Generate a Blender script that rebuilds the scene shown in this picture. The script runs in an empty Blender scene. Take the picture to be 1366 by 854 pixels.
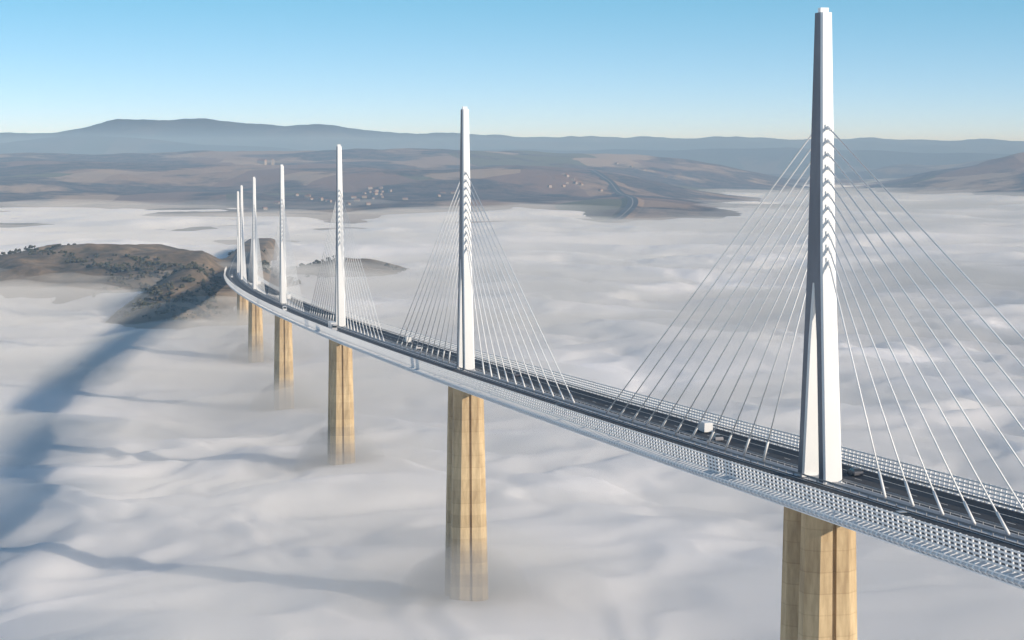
import bpy, bmesh, math, random
import numpy as np
from mathutils import Vector, Matrix
random.seed(7); rng=np.random.default_rng(7)
scene=bpy.context.scene
COL=scene.collection

# ---------------------------------------------------------------- noise
def _h(ix,iy,seed):
    a=(ix.astype(np.int64)*374761393+iy.astype(np.int64)*668265263+seed*982451653)&0xffffffff
    a=((a^(a>>13))*1274126177)&0xffffffff
    a=((a^(a>>16))*2246822519)&0xffffffff
    return (a^(a>>15))&0xffffffff
def gnoise(x,y,seed=0):
    x=np.asarray(x,dtype=float); y=np.asarray(y,dtype=float)
    x0=np.floor(x); y0=np.floor(y); fx=x-x0; fy=y-y0
    def g(ox,oy):
        a=_h(x0+ox,y0+oy,seed)/4294967296.0*2*math.pi
        return np.cos(a)*(fx-ox)+np.sin(a)*(fy-oy)
    u=fx**3*(fx*(fx*6-15)+10); v=fy**3*(fy*(fy*6-15)+10)
    return ((g(0,0)*(1-u)+g(1,0)*u)*(1-v)+(g(0,1)*(1-u)+g(1,1)*u)*v)*1.5
def fbm(x,y,wl,octv=4,seed=0,gain=0.5):
    r=0;a=1
    for o in range(octv):
        r=r+a*gnoise(x/wl+13.7*o,y/wl-7.1*o,seed+o*17); wl*=0.5; a*=gain
    return r
def sstep(t):
    t=np.clip(t,0,1); return t*t*(3-2*t)

# ---------------------------------------------------------------- bridge line, camera solve
R=20000.0; SP=342.0; SLOPE=-0.03025; ZD=80.0; MH=87.0
S_END=6*SP+204
def line(s,p):
    x0,y0,th0=p[0],p[1],p[2]
    th=th0-s/R
    x=x0-R*(math.cos(th)-math.cos(th0)); y=y0-R*(math.sin(th)-math.sin(th0))
    return x,y,th
def zdeck(s): return ZD+SLOPE*min(s,S_END)
obs=[(1098,18,1094,640),(620,145,621,492),(452,195,453,434),(376,221,377,404),(339,238,341,388),(322,248,324,375)]
def proj(P,p):
    zc,f,pi,ro=p[3],p[4],p[5],p[6]
    X,Y,Z=P[0],P[1],P[2]-zc
    d=Y*math.cos(pi)-Z*math.sin(pi); v=Z*math.cos(pi)+Y*math.sin(pi)
    a=X/d*f; b=-v/d*f
    return 683+a*math.cos(ro)-b*math.sin(ro), 427+a*math.sin(ro)+b*math.cos(ro)
def resid(p):
    r=[]
    for i,o in enumerate(obs):
        x,y,th=line(i*SP,p); z=ZD+SLOPE*i*SP
        a=proj((x,y,z+MH),p); b=proj((x,y,z),p)
        r+=[a[0]-o[0],a[1]-o[1],b[0]-o[2],b[1]-o[3]]
    return np.array(r)
p=np.array([57.5,431.0,math.radians(12.86),140.0,3085.0,math.radians(4.0),0.0])
for it in range(15):
    r=resid(p); J=np.zeros((len(r),7))
    for k in range(7):
        q=p.copy(); h=max(abs(p[k]),0.01)*1e-5; q[k]+=h; J[:,k]=(resid(q)-r)/h
    p=p-np.linalg.lstsq(J,r,rcond=None)[0]
print("SOLVE",p.tolist(),"rms",float(np.sqrt((resid(p)**2).mean())))
ZC=p[3]; F=p[4]
def P3(s,u=0.0,v=0.0):
    x,y,th=line(s,p)
    return (x+u*math.cos(th), y+u*math.sin(th), zdeck(s)+v)
cam=bpy.data.cameras.new("camera"); camo=bpy.data.objects.new("camera",cam); COL.objects.link(camo)
cam.sensor_width=36; cam.lens=F/1366*36; cam.clip_end=200000; cam.clip_start=1
camo.location=(0,0,ZC)
camo.rotation_euler=(Matrix.Rotation(math.pi/2-p[5],3,'X')@Matrix.Rotation(p[6],3,'Z')).to_euler()
scene.camera=camo

# ---------------------------------------------------------------- materials
def mat(name,col=(0.8,0.8,0.8),rough=0.6,metal=0.0):
    m=bpy.data.materials.new(name); m.use_nodes=True
    b=m.node_tree.nodes["Principled BSDF"]
    b.inputs["Base Color"].default_value=(*col,1); b.inputs["Roughness"].default_value=rough; b.inputs["Metallic"].default_value=metal
    return m,m.node_tree,b
def N(nt,t,**k):
    n=nt.nodes.new(t)
    for a,b in k.items(): setattr(n,a,b)
    return n
def noisy(name,c1,c2,scale,rough=0.6,detail=4,stretch=(1,1,1),metal=0.0):
    m,nt,b=mat(name,c1,rough,metal)
    tc=N(nt,'ShaderNodeTexCoord'); mp=N(nt,'ShaderNodeMapping'); mp.inputs['Scale'].default_value=stretch
    no=N(nt,'ShaderNodeTexNoise'); no.inputs['Scale'].default_value=scale; no.inputs['Detail'].default_value=detail
    cr=N(nt,'ShaderNodeValToRGB'); cr.color_ramp.elements[0].color=(*c1,1); cr.color_ramp.elements[1].color=(*c2,1)
    cr.color_ramp.elements[0].position=0.35; cr.color_ramp.elements[1].position=0.65
    nt.links.new(tc.outputs['Object'],mp.inputs[0]); nt.links.new(mp.outputs[0],no.inputs[0]); nt.links.new(no.outputs['Fac'],cr.inputs[0]); nt.links.new(cr.outputs[0],b.inputs['Base Color'])
    return m
M_white=noisy("white_paint",(0.76,0.76,0.75),(0.82,0.82,0.81),0.15,0.45,4,(1,1,0.3))
M_side_shade=noisy("mast_side_painted_shade",(0.08,0.09,0.115),(0.13,0.14,0.17),0.2,0.6,4,(1,1,0.3))  # dark grey that paints shade onto the side faces of the white masts
M_cable=mat("cable_sheath",(0.85,0.85,0.84),0.4)[0]
M_deck=noisy("deck_steel",(0.50,0.51,0.53),(0.62,0.63,0.64),0.08,0.5)
M_frame=mat("screen_frame",(0.82,0.82,0.82),0.45)[0]
M_asph=noisy("asphalt",(0.026,0.028,0.033),(0.042,0.044,0.05),0.05,0.85,8,(1,1,1))
M_line=mat("road_paint",(0.75,0.75,0.72),0.6)[0]
M_rail=mat("galvanised_steel",(0.3,0.31,0.33),0.5,0.5)[0]
def concrete():
    m,nt,b=mat("pier_concrete",(0.45,0.38,0.28),0.85)
    tc=N(nt,'ShaderNodeTexCoord'); sep=N(nt,'ShaderNodeSeparateXYZ'); nt.links.new(tc.outputs['Object'],sep.inputs[0])
    dv=N(nt,'ShaderNodeMath',operation='DIVIDE'); dv.inputs[1].default_value=4.0; nt.links.new(sep.outputs[2],dv.inputs[0])
    fr=N(nt,'ShaderNodeMath',operation='FRACT'); nt.links.new(dv.outputs[0],fr.inputs[0])
    ln=N(nt,'ShaderNodeMath',operation='LESS_THAN'); ln.inputs[1].default_value=0.05; nt.links.new(fr.outputs[0],ln.inputs[0])
    fl=N(nt,'ShaderNodeMath',operation='FLOOR'); nt.links.new(dv.outputs[0],fl.inputs[0])
    wn=N(nt,'ShaderNodeTexWhiteNoise',noise_dimensions='1D'); nt.links.new(fl.outputs[0],wn.inputs['W'])
    no=N(nt,'ShaderNodeTexNoise'); no.inputs['Scale'].default_value=1.0; no.inputs['Detail'].default_value=8; no.inputs['Roughness'].default_value=0.65
    mp=N(nt,'ShaderNodeMapping'); mp.inputs['Scale'].default_value=(0.6,0.6,0.1); nt.links.new(tc.outputs['Object'],mp.inputs[0]); nt.links.new(mp.outputs[0],no.inputs[0])
    ad=N(nt,'ShaderNodeMath',operation='MULTIPLY_ADD'); ad.inputs[1].default_value=0.2; nt.links.new(wn.outputs['Value'],ad.inputs[0]); nt.links.new(no.outputs['Fac'],ad.inputs[2])
    cr=N(nt,'ShaderNodeValToRGB'); e=cr.color_ramp.elements; e[0].position=0.38; e[0].color=(0.34,0.24,0.13,1); e[1].position=0.86; e[1].color=(0.66,0.51,0.30,1)
    nt.links.new(ad.outputs[0],cr.inputs[0])
    mx=N(nt,'ShaderNodeMixRGB'); mx.blend_type='MULTIPLY'; mx.inputs[2].default_value=(0.87,0.85,0.83,1)
    nt.links.new(ln.outputs[0],mx.inputs[0]); nt.links.new(cr.outputs[0],mx.inputs[1]); nt.links.new(mx.outputs[0],b.inputs['Base Color'])
    return m
M_conc=concrete()

# ---------------------------------------------------------------- mesh helpers
def mkobj(name,verts,faces,mats,midx=None,parent=None,smooth=False):
    me=bpy.data.meshes.new(name); me.from_pydata(verts,[],faces)
    for m in (mats if isinstance(mats,list) else [mats]): me.materials.append(m)
    if midx is not None: me.polygons.foreach_set('material_index',midx)
    if smooth: me.polygons.foreach_set('use_smooth',[True]*len(me.polygons))
    me.update()
    o=bpy.data.objects.new(name,me); COL.objects.link(o)
    if parent: o.parent=parent
    return o
def empty(name,loc=(0,0,0),rot=0.0):
    e=bpy.data.objects.new(name,None); COL.objects.link(e); e.location=loc; e.rotation_euler=(0,0,rot); e.empty_display_size=1; return e
class MB:
    def __init__(s): s.v=[];s.f=[];s.m=[]
    def add(s,vs,fs,mi=0):
        b=len(s.v); s.v+=[tuple(a) for a in vs]; s.f+=[tuple(b+i for i in f) for f in fs]; s.m+=[mi]*len(fs)
    def hexa(s,c,mi=0):
        s.add(c,[(3,2,1,0),(4,5,6,7),(0,1,5,4),(1,2,6,5),(2,3,7,6),(3,0,4,7)],mi)
    def box(s,x0,x1,y0,y1,z0,z1,mi=0):
        s.hexa([(x0,y0,z0),(x1,y0,z0),(x1,y1,z0),(x0,y1,z0),(x0,y0,z1),(x1,y0,z1),(x1,y1,z1),(x0,y1,z1)],mi)
    def loft(s,rings,mi=0,cap=True):
        n=len(rings[0]); vs=[q for r in rings for q in r]; fs=[]
        for i in range(len(rings)-1):
            for j in range(n):
                k=(j+1)%n; fs.append((i*n+j,i*n+k,(i+1)*n+k,(i+1)*n+j))
        if cap: fs.append(tuple(reversed(range(n)))); fs.append(tuple((len(rings)-1)*n+j for j in range(n)))
        s.add(vs,fs,mi)
    def tube(s,a,b,r,n=6,mi=0,r2=None):
        a=Vector(a);b=Vector(b);d=(b-a).normalized(); u=d.orthogonal().normalized(); w=d.cross(u)
        r2=r if r2 is None else r2
        s.loft([[tuple(c+(u*math.cos(t*2*math.pi/n)+w*math.sin(t*2*math.pi/n))*rr) for t in range(n)] for c,rr in((a,r),(b,r2))],mi)
    def obj(s,name,mats,parent=None,smooth=False): return mkobj(name,s.v,s.f,mats,s.m,parent,smooth)
def sweep(mb,prof,s0,s1,ds,closed=True,mi=0):
    n=max(1,int(math.ceil((s1-s0)/ds))); rings=[]
    for i in range(n+1):
        s=s0+(s1-s0)*i/n; rings.append([P3(s,u,v) for u,v in prof])
    k=len(prof); vs=[q for r in rings for q in r]; fs=[]
    for i in range(n):
        for j in range(k if closed else k-1):
            l=(j+1)%k; fs.append((i*k+j,i*k+l,(i+1)*k+l,(i+1)*k+j))
    if closed: fs.append(tuple(range(k))[::-1]); fs.append(tuple(n*k+j for j in range(k)))
    mb.add(vs,fs,mi)
def rect(u0,u1,v0,v1): return [(u0,v0),(u1,v0),(u1,v1),(u0,v1)]

# ---------------------------------------------------------------- viaduct
via=empty("cable_stayed_viaduct")
S0=-420.0
mb=MB()
sweep(mb,[(-14.4,0.0),(-15.6,-0.35),(-15.9,-1.0),(-15.2,-1.7),(-13.6,-2.1),(-3.4,-4.3),(3.4,-4.3),(13.6,-2.1),(15.2,-1.7),(15.9,-1.0),(15.6,-0.35),(14.4,0.0)],S0,S_END,20)
mb.obj("deck_girder",M_deck,via)
mb=MB(); s=S0
while s<S_END:
    for sg in(-1,1):
        pr=[(14.3,0.10),(15.72,-0.30),(16.05,-1.0),(15.3,-1.82),(13.7,-2.22),(13.6,-2.1),(15.2,-1.7),(15.9,-1.0),(15.6,-0.35),(14.3,0.02)]
        a=[P3(s,sg*u,v) for u,v in pr]; b=[P3(s+0.5,sg*u,v) for u,v in pr]
        k=len(pr); mb.add(a+b,[(j,(j+1)%k,k+(j+1)%k,k+j) for j in range(k)]+[tuple(range(k)),tuple(range(2*k-1,k-1,-1))])
    s+=2.1
for sg in(-1,1):
    sweep(mb,[(sg*u,v) for u,v in rect(15.65,15.85,-0.62,-0.42)],S0,S_END,20)
    sweep(mb,[(sg*u,v) for u,v in rect(15.5,15.75,-1.65,-1.45)],S0,S_END,20)
mb.obj("fairing_ribs",M_frame,via)
mb=MB()
for sg in(-1,1):
    for v in (0.12,0.8,1.48,2.16,2.84):
        uu=14.75+0.12*v
        sweep(mb,[(sg*u,w) for u,w in rect(uu-0.03,uu+0.03,v,v+0.3)],S0,S_END,20)
    s=S0
    while s<S_END:
        pr=[(14.68,0.0),(14.9,0.0),(15.24,3.2),(15.02,3.2)]
        a=[P3(s,sg*u,v) for u,v in pr]; b=[P3(s+0.35,sg*u,v) for u,v in pr]
        mb.hexa(a+b); s+=2.1
mb.obj("wind_screens",M_frame,via)
mb=MB()
for sg in(-1,1):
    sweep(mb,[(sg*2.2,0.02),(sg*13.9,0.02)],S0,S_END,20,False,0)
o=mb.obj("road_surface",M_asph,via)
mb=MB()
for sg in(-1,1):
    for u in (3.2,10.4):
        sweep(mb,[(sg*(u-0.11),0.04),(sg*(u+0.11),0.04)],S0,S_END,20,False,0)
    s=S0
    while s<S_END:
        sweep(mb,[(sg*(6.8-0.09),0.04),(sg*(6.8+0.09),0.04)],s,s+3.5,4,False,0); s+=13
mb.obj("lane_markings",M_line,via)
mb=MB()
for u in(-2.1,2.1,-14.0,14.0):
    sweep(mb,rect(u-0.05,u+0.05,0.5,0.8),S0,S_END,20)
    s=S0
    while s<S_END:
        a=[P3(s,u+q,v) for q,v in rect(-0.07,0.07,0,0.8)]; b=[P3(s+0.14,u+q,v) for q,v in rect(-0.07,0.07,0,0.8)]; mb.hexa(a+b); s+=4.2
sweep(mb,rect(-0.9,0.9,0.001,0.3),S0,S_END,20)
mb.obj("guard_rails",M_rail,via)

def mast(s):
    x,y,th=line(s,p); zb=zdeck(s)
    e=empty("mast",(x,y,zb),th); e.parent=via
    mb=MB()
    def ring(z,w,y0,y1,c=0.35):
        w=w/2; c=min(c,abs(y1-y0)*0.25)
        return [(-w+c,y0,z),(w-c,y0,z),(w,y0+c,z),(w,y1-c,z),(w-c,y1,z),(-w+c,y1,z),(-w,y1-c,z),(-w,y0+c,z)]
    def W(z): return 3.7-1.5*z/MH
    def OL(z): return 7.2-(7.2-3.8)*z/40 if z<40 else 3.8-(3.8-1.8)*(z-40)/(MH-40)
    for sg in(-1,1):
        r=[]
        for z in(0.3,13,26,37):
            t=z/40; o=OL(z); i=o-(3.0+0.2*t) if z<37 else 0.06
            i=max(i,0.06)
            r.append(ring(z,W(z),*((i,o) if sg>0 else (-o,-i))))
        mb.loft(r)
    mb.loft([ring(z,W(z),-OL(z),OL(z)) for z in(37.003,40,52,66,80,MH)])
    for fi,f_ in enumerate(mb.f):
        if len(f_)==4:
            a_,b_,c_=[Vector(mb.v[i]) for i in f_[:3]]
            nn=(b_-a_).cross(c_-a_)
            if nn.length>0 and abs(nn.normalized().x)>0.9: mb.m[fi]=1  # both side faces take the painted-shade colour
    mb.box(-0.8,0.8,-0.7,0.7,MH+0.003,MH+0.9)
    for sg in(-1,1): mb.box(-2.1,2.1,sg*5.7-1.9,sg*5.7+1.9,0.03,0.32)
    mb.obj("pylon",[M_white,M_side_shade],e)
    cb=MB(); an=MB()
    for i in range(11):
        sd=32+12.2*i; za=41.5+2.45*i
        for sg in(-1,1):
            q=P3(s+sg*sd,0,0.35)
            dx=q[0]-x; dy=q[1]-y
            lx=dx*math.cos(th)+dy*math.sin(th); ly=-dx*math.sin(th)+dy*math.cos(th); lz=q[2]-zb
            top=Vector((0,sg*(OL(za)-0.1),za)); bot=Vector((lx,ly,lz)); d=(bot-top).normalized()
            cb.tube(top,bot,0.15,6)
            cb.tube(bot,bot-d*5,0.26,6)
            an.tube(top-d*0.3,top+d*1.8,0.26,8)
            an.box(-0.45,0.45,*sorted((sg*(OL(za)-0.2),sg*(OL(za)+0.2))),za-0.6,za+0.35)
    cb.obj("stay_cables",M_cable,e,True); an.obj("cable_anchors",M_white,e)
def pier(s,zb):
    x,y,th=line(s,p); z=zdeck(s)-4.3
    e=empty("pier",(x,y,z),th); e.parent=via
    H=z-zb
    mb=MB()
    def ring(zz,w,y0,y1,front):
        w=w/2; c=2.3; g=0.4; gd=0.8
        L=[(-w+c,y0),(-g,y0),(-g,y0+gd),(g,y0+gd),(g,y0),(w-c,y0),(w,y0+c*0.9),(w,y1-c*0.9),(w-c,y1),(g,y1),(g,y1-gd),(-g,y1-gd),(-g,y1),(-w+c,y1),(-w,y1-c*0.9),(-w,y0+c*0.9)]
        return [(a,b,-zz) for a,b in L]
    def W(d): return 9.8+0.037*d
    def O(d): return 8.0+0.01*d
    D=90.0
    for sg in(-1,1):
        r=[]
        for d in (D,60,30,8,1.0):
            if d>H+20: continue
            i=0.4+1.2*(1-d/D)
            r.append(ring(d,W(d),*((i,O(d)) if sg>0 else (-O(d),-i)),True))
        mb.loft(r)
    if H>D: 
        mb.loft([ring(H,W(H)+1,-O(H)-1,O(H)+1,True),ring(D+0.003,W(D),-O(D),O(D),True)])
    mb.obj("shafts",M_conc,e)
    mb=MB()
    for sg in(-1,1):
        mb.box(-3,3,sg*5.2-1.8,sg*5.2+1.8,-0.997,0.05)
    mb.obj("bearings",M_deck,e)
for i in range(-1,7):
    if i>=0: mast(i*SP)
    pier(i*SP,-70)
mast(-SP)

# ---------------------------------------------------------------- terrain
def roadx(y):
    yy=np.asarray(y,dtype=float)
    th=np.arcsin(np.clip(math.sin(p[2])-(yy-p[1])/R,-1,1))
    return p[0]-R*(np.cos(th)-math.cos(p[2])), (p[2]-th)*R
def Hnear(x,y):
    sx=np.where(x<-450,270,125)
    g1=76*np.exp(-((x+450)**2)/(2*sx**2)-((y-2740)**2)/(2*250**2))
    g2=51*np.exp(-((x+215)**2)/(2*80**2)-((y-2950)**2)/(2*230**2))
    g3=63*np.exp(-((x+330)**2)/(2*52**2)-((y-2330)**2)/(2*240**2))
    g4=59*np.exp(-((x+360)**2)/(2*90**2)-((y-2650)**2)/(2*220**2))
    a=np.stack([g1,g2,g3,g4]); h=(a**5).sum(0)**0.2
    h=h*(1+0.13*fbm(x,y,160,5,5))+3.0*fbm(x,y,60,4,9)+ -41
    rx,s=roadx(y); zr=ZD+SLOPE*np.minimum(s,S_END)
    w=sstep((np.abs(x-rx)-17)/30)
    tgt=np.where(s>S_END-15,zr-0.5,np.minimum(h,zr-7-0.03*(S_END-s)))
    return tgt*(1-w)+h*w
RX=np.array([-9000,-4870,-4140,-3800,-3340,-2730,-2020,-1660,-880,0,1550,2970,4870,9000],float)
RZ=np.array([300,366,420,480,512,480,455,430,372,345,322,312,290,270],float)
def Hfar(x,y):
    n1=fbm(x,y,2600,5,21); n2=fbm(x,y,700,5,33)
    y0=4300+6000*sstep((x+250)/2100)+450*gnoise(x/900,y/3000,3)
    pl=-26+151*sstep((y-y0)/6000)
    pl=pl+ (38*n1+20*n2)*sstep((y-y0-300)/3000)
    tong=-40+60*np.exp(-((x-340)**2)/(2*260**2))*sstep((y-5400)/1100)+ 4*n2
    k=sstep((13500-y)/2000)
    mid=np.maximum(pl,tong)
    mid=mid*(0.35+0.65*k)+(-15)*(1-k)
    mid=mid+ 45*np.exp(-((x+1250)**2)/(2*900**2)-((y-12200)**2)/(2*900**2))
    rh=-50+290*np.exp(-((x-3100)**2)/(2*800**2)-((y-10500)**2)/(2*1300**2))*(1+0.25*n2)
    rh2=-50+250*np.exp(-((x-4300)**2)/(2*1500**2)-((y-14500)**2)/(2*900**2))*(1+0.25*n2)
    prof=np.interp(x,RX,RZ)+10*fbm(x,y,900,4,61)
    far=-60+(prof+62)*np.exp(-((y-22000)/3300.0)**2)*(1+0.05*n2) 
    far=far+ 14*n2*sstep((y-16000)/3000)+18*n1*sstep((y-16000)/3000)
    far2=-60+(0.62*prof+40+60*fbm(x,y,2200,3,77))*np.exp(-((y-17300)/1500.0)**2)
    return np.maximum(np.maximum(mid,rh),np.maximum(np.maximum(far,far2),rh2))
def gridmesh(X,Y,Z):
    n,m=X.shape
    v=np.stack([X.ravel(),Y.ravel(),Z.ravel()],1)
    i=np.arange((n-1)*(m-1)); a=(i//(m-1))*m+i%(m-1)
    f=np.stack([a,a+1,a+m+1,a+m],1)
    return v,f
def fastobj(name,v,f,m,smooth=True):
    me=bpy.data.meshes.new(name)
    me.vertices.add(len(v)); me.vertices.foreach_set('co',v.astype(np.float32).ravel())
    me.loops.add(f.size); me.loops.foreach_set('vertex_index',f.astype(np.int32).ravel())
    me.polygons.add(len(f)); me.polygons.foreach_set('loop_start',np.arange(0,f.size,4,dtype=np.int32)); me.polygons.foreach_set('loop_total',np.full(len(f),4,dtype=np.int32))
    me.update(calc_edges=True); me.validate()
    me.polygons.foreach_set('use_smooth',np.full(len(me.polygons),smooth))
    me.materials.append(m); o=bpy.data.objects.new(name,me); COL.objects.link(o); return o
def terrain_mat(name,s):
    m,nt,b=mat(name,(0.2,0.15,0.1),0.95)
    tc=N(nt,'ShaderNodeTexCoord')
    vo=N(nt,'ShaderNodeTexVoronoi'); vo.inputs['Scale'].default_value=s; vo.inputs['Randomness'].default_value=1
    mp=N(nt,'ShaderNodeMapping'); mp.inputs['Scale'].default_value=(1,0.4,1); nt.links.new(tc.outputs['Object'],mp.inputs[0])
    no=N(nt,'ShaderNodeTexNoise'); no.inputs['Scale'].default_value=s*0.4; no.inputs['Detail'].default_value=8; no.inputs['Roughness'].default_value=0.65
    nt.links.new(mp.outputs[0],vo.inputs[0]); nt.links.new(tc.outputs['Object'],no.inputs[0])
    c1=N(nt,'ShaderNodeValToRGB'); c1.color_ramp.interpolation='CONSTANT'
    e=c1.color_ramp.elements; e[0].position=0; e[0].color=(0.23,0.14,0.10,1); e[1].position=0.3; e[1].color=(0.33,0.22,0.145,1)
    for q,c in((0.5,(0.14,0.13,0.06,1)),(0.66,(0.40,0.29,0.20,1)),(0.82,(0.19,0.12,0.085,1))):
        k=e.new(q); k.color=c
    nt.links.new(vo.outputs['Color'],c1.inputs[0])
    c2=N(nt,'ShaderNodeValToRGB'); e=c2.color_ramp.elements; e[0].position=0.49; e[1].position=0.55
    nt.links.new(no.outputs['Fac'],c2.inputs[0])
    no2=N(nt,'ShaderNodeTexNoise'); no2.inputs['Scale'].default_value=s*5; no2.inputs['Detail'].default_value=8; no2.inputs['Roughness'].default_value=0.75
    nt.links.new(tc.outputs['Object'],no2.inputs[0])
    c3=N(nt,'ShaderNodeValToRGB'); e=c3.color_ramp.elements; e[0].position=0.42; e[0].color=(0.025,0.019,0.015,1); e[1].position=0.62; e[1].color=(0.15,0.095,0.075,1)
    nt.links.new(no2.outputs['Fac'],c3.inputs[0])
    mx=N(nt,'ShaderNodeMixRGB'); nt.links.new(c2.outputs[0],mx.inputs[0]); nt.links.new(c1.outputs[0],mx.inputs[2]); nt.links.new(c3.outputs[0],mx.inputs[1])
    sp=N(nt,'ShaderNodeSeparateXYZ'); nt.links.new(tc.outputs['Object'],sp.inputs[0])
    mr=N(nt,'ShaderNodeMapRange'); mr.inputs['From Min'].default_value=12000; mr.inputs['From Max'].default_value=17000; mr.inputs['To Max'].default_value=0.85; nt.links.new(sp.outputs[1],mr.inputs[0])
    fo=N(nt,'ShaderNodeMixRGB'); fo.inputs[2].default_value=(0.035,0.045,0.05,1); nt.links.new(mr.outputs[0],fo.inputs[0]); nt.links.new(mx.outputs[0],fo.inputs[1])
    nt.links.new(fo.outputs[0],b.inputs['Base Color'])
    bp=N(nt,'ShaderNodeBump'); bp.inputs['Strength'].default_value=0.9; bp.inputs['Distance'].default_value=0.08/s
    nt.links.new(no2.outputs['Fac'],bp.inputs['Height']); nt.links.new(bp.outputs[0],b.inputs['Normal'])
    return m
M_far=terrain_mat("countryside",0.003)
def hill_mat():
    m,nt,b=mat("hill_scrub",(0.2,0.15,0.1),0.95)
    tc=N(nt,'ShaderNodeTexCoord')
    no=N(nt,'ShaderNodeTexNoise'); no.inputs['Scale'].default_value=0.02; no.inputs['Detail'].default_value=10; no.inputs['Roughness'].default_value=0.72
    nt.links.new(tc.outputs['Object'],no.inputs[0])
    c=N(nt,'ShaderNodeValToRGB'); e=c.color_ramp.elements; e[0].position=0.36; e[0].color=(0.055,0.048,0.028,1); e[1].position=0.64; e[1].color=(0.28,0.20,0.125,1)
    k=e.new(0.5); k.color=(0.16,0.115,0.07,1)
    nt.links.new(no.outputs['Fac'],c.inputs[0]); nt.links.new(c.outputs[0],b.inputs['Base Color'])
    bp=N(nt,'ShaderNodeBump'); bp.inputs['Strength'].default_value=0.9; bp.inputs['Distance'].default_value=5
    nt.links.new(no.outputs['Fac'],bp.inputs['Height']); nt.links.new(bp.outputs[0],b.inputs['Normal'])
    return m
M_hill=hill_mat()
xs=np.arange(-1400,200,5.0); ys=np.arange(1700,3700,6.0); X,Y=np.meshgrid(xs,ys)
v,f=gridmesh(X,Y,Hnear(X,Y)); fastobj("hill",v,f,M_hill)
ys=np.geomspace(4000,34000,560); t=np.linspace(-1,1,440); T,Y=np.meshgrid(t,ys); X=T*(0.5*Y)
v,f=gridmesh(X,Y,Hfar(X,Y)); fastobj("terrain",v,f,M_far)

mb=MB(); sweep(mb,[(-13,0.0),(13,0.0)],S_END,S_END+500,20,False); ap=mb.obj("road",M_asph)
mb=MB()
for sg in(-1,1):
    for u in(0.8,3.2,10.4): sweep(mb,[(sg*(u-0.13),0.03),(sg*(u+0.13),0.03)],S_END,S_END+500,20,False)
mb.obj("markings",M_line,ap)

# motorway in the distance
pts=[(215,5500),(262,5750),(330,6200),(352,6700),(362,7300),(350,8200),(300,9200)]
def cr(pts,n=24):
    out=[]; P=[Vector(q) for q in pts]
    for i in range(len(P)-1):
        a=P[max(i-1,0)];b=P[i];c=P[i+1];d=P[min(i+2,len(P)-1)]
        for k in range(n):
            t=k/n; out.append(0.5*((2*b)+(c-a)*t+(2*a-5*b+4*c-d)*t*t+(3*b-3*c+d-a)*t**3))
    return out
cp=cr(pts); mb=MB(); L=[];
Zs=Hfar(np.array([c[0] for c in cp]),np.array([c[1] for c in cp]))
k=np.ones(9)/9; Zs=np.convolve(np.pad(Zs,4,mode='edge'),k,mode='valid')+5
for i,c in enumerate(cp):
    d=(cp[min(i+1,len(cp)-1)]-cp[max(i-1,0)]).normalized(); n=Vector((d.y,-d.x)); L.append((c,n,Zs[i]))
def band(u0,u1,dz,mi,mb,dz2=None):
    vs=[];fs=[]
    dz2=dz if dz2 is None else dz2
    for i,(c,n,z) in enumerate(L):
        vs+=[(c.x+n.x*u0,c.y+n.y*u0,z+dz),(c.x+n.x*u1,c.y+n.y*u1,z+dz2)]
        if i: fs.append((2*i-2,2*i-1,2*i+1,2*i))
    mb.add(vs,fs,mi)
band(-15,-1.5,0,0,mb); band(1.5,15,0,0,mb); band(-1.5,1.5,0.1,1,mb)
band(-15,-60,0,2,mb,-14);band(15,60,0,2,mb,-14)
mb.obj("motorway",[M_asph,mat("median",(0.3,0.28,0.25),0.9)[0],M_far])

# houses
M_wall=mat("rendered_wall",(0.30,0.25,0.20),0.9)[0]; M_roof=mat("tile_roof",(0.22,0.11,0.08),0.9)[0]; M_win=mat("window_glass",(0.03,0.035,0.04),0.2)[0]
def house(x,y,z,w,l,h,rot):
    e=empty("house",(x,y,z),rot)
    mb=MB(); mb.box(-w/2,w/2,-l/2,l/2,-6,h); mb.obj("walls",M_wall,e)
    mb=MB(); o=0.6; rh=w*0.28
    mb.add([(-w/2-o,-l/2-o,h),(w/2+o,-l/2-o,h),(0,-l/2-o,h+rh),(-w/2-o,l/2+o,h),(w/2+o,l/2+o,h),(0,l/2+o,h+rh)],[(0,1,2),(5,4,3),(0,2,5,3),(1,4,5,2),(0,3,4,1)]); mb.obj("roof",M_roof,e)
    mb=MB()
    for fl in range(max(1,int(h//3))):
        for k in range(int(l//4)):
            yy=-l/2+2+4*k
            for sg in(-1,1): mb.box(*sorted((sg*(w/2),sg*(w/2+0.05))),yy-0.5,yy+0.5,fl*3+1,fl*3+2.3)
        for k in range(int(w//4)):
            xx=-w/2+2+4*k
            for sg in(-1,1): mb.box(xx-0.5,xx+0.5,*sorted((sg*(l/2),sg*(l/2+0.05))),fl*3+1,fl*3+2.3)
    mb.obj("windows",M_win,e)
def hit(px,py):
    pi=p[5]; a=(px-683)/F; b=(427-py)/F
    d=Vector((a,math.cos(pi)+b*math.sin(pi),b*math.cos(pi)-math.sin(pi)))
    yy=np.linspace(4500,22000,4000); t=yy/d.y; xx=d.x*t; zz=ZC+d.z*t
    h=Hfar(xx,yy); k=np.nonzero(zz<h)[0]
    return None if len(k)==0 else (xx[k[0]],yy[k[0]],h[k[0]])
groups=[(460,265,12,40,5),(400,267,6,16,3),(505,259,12,22,4),(750,240,10,22,4),(590,262,4,30,4),(880,228,4,30,3)]
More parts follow.
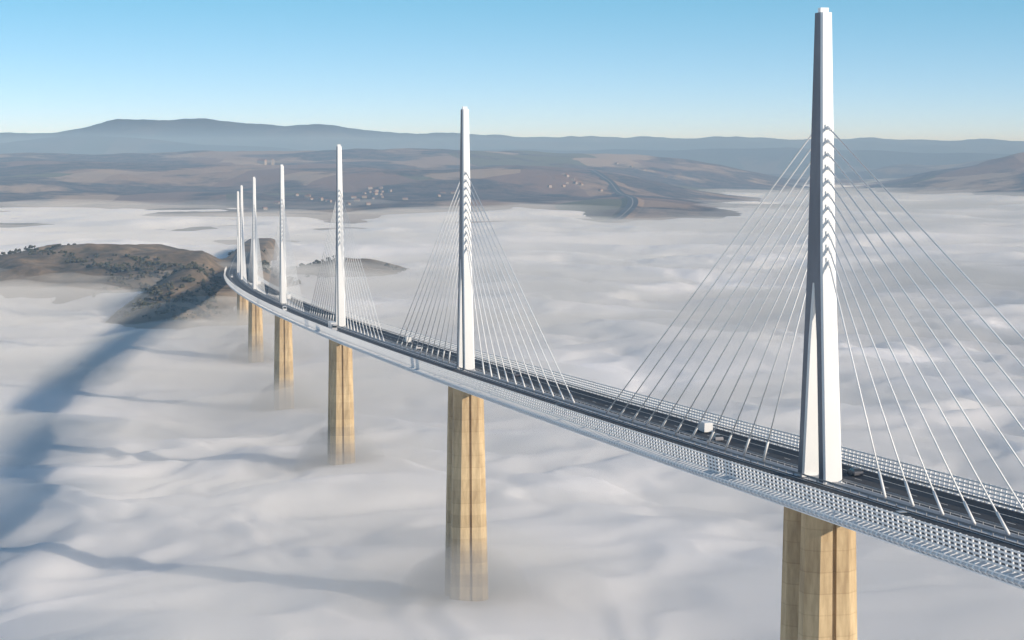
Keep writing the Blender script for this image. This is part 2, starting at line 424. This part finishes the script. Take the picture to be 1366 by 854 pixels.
for gx,gy,n,sxp,syp in groups:
    c=hit(gx,gy)
    if c is None: continue
    for i in range(n):
        hx=c[0]+random.gauss(0,sxp*c[1]/F*0.8); hy=c[1]+random.gauss(0,180)
        hz=float(Hfar(np.array([hx]),np.array([hy]))[0])
        house(hx,hy,hz,random.uniform(7,11),random.uniform(10,17),random.uniform(4.5,7),random.uniform(0,3.1))
c=hit(350,218)
if c: 
    hz=float(Hfar(np.array([c[0]]),np.array([c[1]]))[0]); house(c[0],c[1],hz,22,36,14,1.2); house(c[0]+45,c[1]+10,hz,14,18,18,0.2)

# ---------------------------------------------------------------- trees on the hill
ico=bmesh.new(); bmesh.ops.create_icosphere(ico,subdivisions=1,radius=1); iv=[v.co.copy() for v in ico.verts]; ifc=[tuple(v.index for v in f.verts) for f in ico.faces]; ico.free()
NT=26000
cx=rng.uniform(-1000,-60,NT); cy=rng.uniform(1950,3300,NT)
dens=fbm(cx,cy,170,4,55); hh=Hnear(cx,cy)
rx,_=roadx(cy)
front=np.exp(-((cx+325)**2)/(2*70**2)-((cy-2300)**2)/(2*230**2))+0.5*np.exp(-((cx+400)**2)/(2*60**2)-((cy-2600)**2)/(2*60**2))
keep=(hh>-8)&(np.abs(cx-rx)>22)&((dens+0.85*front)>0.45)&(rng.random(NT)<0.6)
idx=np.nonzero(keep)[0]
TV=[];TF=[]
for k in idx:
    r=random.uniform(1.4,3.2)
    for q in range(3):
        ox=random.gauss(0,r*0.5); oy=random.gauss(0,r*0.5); oz=r*random.uniform(0.3,1.1); rr=r*random.uniform(0.45,0.8)
        base=len(TV)
        for w in iv:
            j=random.uniform(0.65,1.25)
            TV.append((cx[k]+ox+w.x*rr*j,cy[k]+oy+w.y*rr*j,hh[k]+oz+w.z*rr*j*0.9))
        TF+= [(a+base,b+base,c_+base) for a,b,c_ in ifc]
M_tree=noisy("tree_foliage",(0.03,0.038,0.018),(0.08,0.068,0.038),0.12,0.9,3)
if TV: mkobj("scrub_trees",TV,TF,M_tree)
print("trees",len(idx))

# ---------------------------------------------------------------- fog
def billow(x,y,wl,seed,a=0.3):
    n=gnoise(x/wl,y/(wl*1.25),seed)
    return 1-2.2*np.sqrt(n*n+a*a*0.25)
def foglow(x,y):
    wx=x+110*gnoise(x/420,y/420,71); wy=y+110*gnoise(x/420,y/420,72)
    d=sstep((y-1800)/2500); c=0.6+0.4*sstep((y-900)/1500)
    return 8*gnoise(wx/620,wy/800,81)+(3.5+2.5*c)*gnoise(wx/260,wy/330,82)+(5.5*c+4*d)*billow(wx,wy,380,87)+d*9*billow(wx,wy,950,89)+14*gnoise(x/1900,y/2600,86)*sstep((y-3500)/3000)-3-3*d
def fogfine(x,y):
    wx=x+55*gnoise(x/150,y/150,73)+14*gnoise(x/40,y/40,75); wy=y+55*gnoise(x/150,y/150,74)+14*gnoise(x/40,y/40,76)
    f=sstep((5500-y)/3500)
    m=(0.4+1.2*np.clip(gnoise(x/700,y/700,79)+0.4,0,1))*(0.68+0.32*sstep((y-850)/1700))
    return m*(3.0*gnoise(wx/105,wy/130,83)+4.2*billow(wx,wy,150,88)+(2.8*billow(wx,wy,62,84)+1.4*billow(wx,wy,27,85))*f)*(0.6+0.4*sstep((9000-y)/6000))
def foggrid(nr,nc,ymax=36000,ymin=450):
    ys=np.geomspace(ymin,ymax,nr)
    if ymin<=450: ys=np.concatenate([np.linspace(-1800,450,20)[:-1],ys])
    t=np.linspace(-1,1,nc); T,Y=np.meshgrid(t,ys)
    X=(T+3*T**5)*(np.maximum(Y,450)*0.26+200)
    return X,Y
X,Y=foggrid(760,600)
v,f=gridmesh(X,Y,foglow(X,Y)+fogfine(X,Y)-10)
mf,nt,b=mat("fog_bank",(0.985,0.958,0.95),1.0); b.inputs['Specular IOR Level'].default_value=0
b.subsurface_method='BURLEY'; b.inputs['Subsurface Weight'].default_value=0.75; b.inputs['Subsurface Radius'].default_value=(1,1,1); b.inputs['Subsurface Scale'].default_value=34.0
fastobj("fog_sea",v,f,mf)
def volmat(dens):
    m=bpy.data.materials.new("fog_veil"); m.use_nodes=True; nt=m.node_tree; nt.nodes.clear()
    o=N(nt,'ShaderNodeOutputMaterial'); s=N(nt,'ShaderNodeVolumeScatter'); s.inputs['Color'].default_value=(1,0.985,0.975,1); s.inputs['Density'].default_value=dens; s.inputs['Anisotropy'].default_value=-0.5
    nt.links.new(s.outputs[0],o.inputs['Volume']); return m
def fogvol(name,X,Y,thick,dens,fa=0.6):
    Z=foglow(X,Y)+fa*fogfine(X,Y)-10+thick
    v,f=gridmesh(X,Y,Z); n=len(v); v2=v.copy(); v2[:,2]=-60
    nr,nc=X.shape
    per=list(range(nc))+[r*nc+nc-1 for r in range(1,nr)]+[ (nr-1)*nc+c for c in range(nc-2,-1,-1)]+[r*nc for r in range(nr-2,0,-1)]
    sf=[(per[(i+1)%len(per)],per[i],per[i]+n,per[(i+1)%len(per)]+n) for i in range(len(per))]
    V=np.concatenate([v,v2]); Fc=np.concatenate([f,f[:,::-1]+n,np.array(sf)])
    fastobj(name,V,Fc,volmat(dens))
X,Y=foggrid(260,240,3900)
thick=17+13*fbm(X,Y,190,3,95)+6*gnoise(X/400,Y/400,93)-44*sstep((Y-2500)/1300)
fogvol("fog_layer",X,Y,thick,0.0052,0.3)
X,Y=foggrid(260,240,30000,1900)
thick=15+11*fbm(X,Y,700,4,94)-34*sstep((3000-Y)/1000)
fogvol("fog_layer",X,Y,thick,0.0016,0.4)
# fog swirling up around the piers
bmf=bmesh.new(); bmesh.ops.create_icosphere(bmf,subdivisions=4,radius=1); sv=np.array([v.co[:] for v in bmf.verts]); sf_=[tuple(v.index for v in f.verts) for f in bmf.faces]; bmf.free()
for nm_,rad,hgt,dn in(("fog_wisps",50,27,0.0055),("fog_wisps",23,20,0.026)):
    V=[];Fc=[]
    for i in range(0,6):
        x,y,th=line(i*SP,p)
        zs=float(foglow(np.array([x]),np.array([y]))[0]+fogfine(np.array([x]),np.array([y]))[0]-10)
        P_=sv.copy(); px_=x+P_[:,0]*rad; py_=y+P_[:,1]*rad
        pz_=zs-3+P_[:,2]*hgt*(1+0.35*gnoise(px_/26,py_/26,40+i))
        b0=len(V); V+=list(zip(px_.tolist(),py_.tolist(),pz_.tolist())); Fc+=[tuple(q+b0 for q in f) for f in sf_]
    mkobj(nm_,V,Fc,volmat(dn),None,None,True)
# atmospheric haze
m=bpy.data.materials.new("haze"); m.use_nodes=True; nt=m.node_tree; nt.nodes.clear()
o=N(nt,'ShaderNodeOutputMaterial'); s=N(nt,'ShaderNodeVolumeScatter'); s.inputs['Color'].default_value=(0.42,0.67,1.0,1); s.inputs['Density'].default_value=7.5e-5; s.inputs['Anisotropy'].default_value=-0.2
nt.links.new(s.outputs[0],o.inputs['Volume'])
mb=MB(); mb.box(-60000,60000,-4000,60000,-120,330); mb.obj("atmospheric_haze",m)

# ---------------------------------------------------------------- vehicles
def vehicle(kind,s,u,colr,towards=False):
    x,y,th=line(s,p); q=P3(s,u,0.05)
    e=empty(kind,q,th+(math.pi if towards else 0))
    M_b=mat("car_paint",colr,0.35)[0]; M_g=M_win; M_t=mat("tyre",(0.02,0.02,0.02),0.8)[0]
    def prof(mb,pts,w,wt,zt):
        n=len(pts); L=[(-(w if z<zt else wt)/2,yy,z) for yy,z in pts]; Rr=[((w if z<zt else wt)/2,yy,z) for yy,z in pts]
        mb.add(L+Rr,[tuple(range(n)),tuple(range(2*n-1,n-1,-1))]+[(j,n+j,n+(j+1)%n,(j+1)%n) for j in range(n)])
    if kind=="car":
        mb=MB(); prof(mb,[(-2.15,0.3),(2.15,0.3),(2.2,0.65),(1.2,0.95),(-2.0,1.0),(-2.2,0.7)],1.8,1.75,0.9); mb.obj("body",M_b,e)
        mb=MB(); prof(mb,[(1.15,0.953),(0.4,1.42),(-1.3,1.45),(-1.95,1.003)],1.65,1.35,1.1); mb.obj("glasshouse",M_g,e)
        mb=MB(); mb.box(-0.66,0.66,-1.25,0.38,1.44,1.5); mb.obj("roof",M_b,e); ax=(-1.3,1.35);L=.32;W=1.8
    elif kind=="van":
        mb=MB(); prof(mb,[(-2.9,0.35),(2.9,0.35),(2.95,1.0),(2.2,1.3),(1.5,2.4),(-2.85,2.5)],2.05,1.95,1.4); mb.obj("body",M_b,e)
        mb=MB(); mb.add([(-0.85,2.17,1.38),(0.85,2.17,1.38),(0.8,1.6,2.3),(-0.8,1.6,2.3)],[(0,1,2,3)]); 
        mb.v=[(a,b_+0.06,c_) for a,b_,c_ in mb.v]; mb.obj("windscreen",M_g,e); ax=(-1.9,1.9);L=.36;W=2.0
    else:
        mb=MB(); mb.box(-1.25,1.25,-8,4.6,1.1,4.0); mb.obj("trailer",M_b,e)
        mb=MB(); prof(mb,[(5.2,0.6),(7.5,0.6),(7.55,1.8),(7.2,3.4),(5.2,3.6)],2.45,2.35,2.5); mb.obj("cab",mat("cab_paint",(0.5,0.5,0.52),0.4)[0],e)
        mb=MB(); mb.box(-1.05,1.05,7.45,7.58,1.9,2.9); mb.obj("windscreen",M_g,e)
        mb=MB(); mb.box(-0.5,0.5,-7.8,7,0.7,1.097); mb.obj("chassis",M_rail,e); ax=(-6.5,-5.2,-3.9,4.9,6.6);L=.5;W=2.4
    mb=MB()
    for a in ax:
        for sg in(-1,1): mb.tube((sg*(W/2-0.2),a,L),(sg*(W/2+0.02),a,L),L,12)
    mb.obj("wheels",M_t,e)
vehicle("van",98,8.6,(0.8,0.8,0.8)); vehicle("car",4,8.6,(0.12,0.12,0.13)); vehicle("car",78,5,(0.3,0.3,0.32))
vehicle("car",170,-8.6,(0.04,0.04,0.05),True); vehicle("van",520,8.6,(0.8,0.8,0.78)); vehicle("car",470,5,(0.5,0.5,0.52)); vehicle("truck",640,-8.6,(0.75,0.75,0.75),True)
vehicle("car",300,8.6,(0.1,0.1,0.12)); vehicle("truck",1100,8.6,(0.8,0.8,0.8)); vehicle("van",900,-8.6,(0.8,0.8,0.8),True); vehicle("car",-60,-8.6,(0.4,0.42,0.45),True); vehicle("truck",1500,8.6,(0.8,0.8,0.8)); vehicle("van",1800,-8.6,(0.8,0.8,0.8),True)

# ---------------------------------------------------------------- light
EL=math.radians(18.5); AZ=math.atan2(0.86,-0.51)
sd=Vector((math.sin(AZ)*math.cos(EL),math.cos(AZ)*math.cos(EL),math.sin(EL)))
sl=bpy.data.lights.new("sun",'SUN'); sl.energy=5.0; sl.angle=math.radians(0.5); sl.color=(1.0,0.885,0.75)
so=bpy.data.objects.new("sun",sl); COL.objects.link(so); so.rotation_euler=sd.to_track_quat('Z','Y').to_euler(); so.location=(200,-200,400)
w=bpy.data.worlds.new("World"); scene.world=w; w.use_nodes=True; nt=w.node_tree; bg=nt.nodes["Background"]
sk=N(nt,'ShaderNodeTexSky'); sk.sky_type='NISHITA'; sk.sun_disc=False; sk.sun_elevation=EL; sk.sun_rotation=AZ; sk.altitude=800; sk.dust_density=0.4; sk.ozone_density=1.0
tc=N(nt,'ShaderNodeTexCoord'); se=N(nt,'ShaderNodeSeparateXYZ'); cb=N(nt,'ShaderNodeCombineXYZ'); nt.links.new(tc.outputs['Generated'],se.inputs[0])
mxn=N(nt,'ShaderNodeMath',operation='MAXIMUM'); mxn.inputs[1].default_value=0; nt.links.new(se.outputs[2],mxn.inputs[0])
ma=N(nt,'ShaderNodeMath',operation='MULTIPLY_ADD'); ma.inputs[1].default_value=4; ma.inputs[2].default_value=0.07; nt.links.new(mxn.outputs[0],ma.inputs[0])
nt.links.new(se.outputs[0],cb.inputs[0]); nt.links.new(se.outputs[1],cb.inputs[1]); nt.links.new(ma.outputs[0],cb.inputs[2])
nm=N(nt,'ShaderNodeVectorMath',operation='NORMALIZE'); nt.links.new(cb.outputs[0],nm.inputs[0]); nt.links.new(nm.outputs[0],sk.inputs[0])
gr=N(nt,'ShaderNodeValToRGB'); e=gr.color_ramp.elements; e[0].position=0.0; e[0].color=(0.72,0.63,0.66,1); e[1].position=0.075; e[1].color=(0.45,0.76,0.74,1)
k=e.new(0.3); k.color=(0.66,0.70,0.66,1)
nt.links.new(mxn.outputs[0],gr.inputs[0])
gm=N(nt,'ShaderNodeVectorMath',operation='MULTIPLY'); nt.links.new(sk.outputs[0],gm.inputs[0]); nt.links.new(gr.outputs[0],gm.inputs[1])
g2=N(nt,'ShaderNodeVectorMath',operation='SCALE'); g2.inputs['Scale'].default_value=2.15; nt.links.new(gm.outputs[0],g2.inputs[0])
nt.links.new(g2.outputs[0],bg.inputs[0]); bg.inputs[1].default_value=0.15
scene.view_settings.view_transform='Standard'; scene.view_settings.look='None'; scene.view_settings.exposure=0
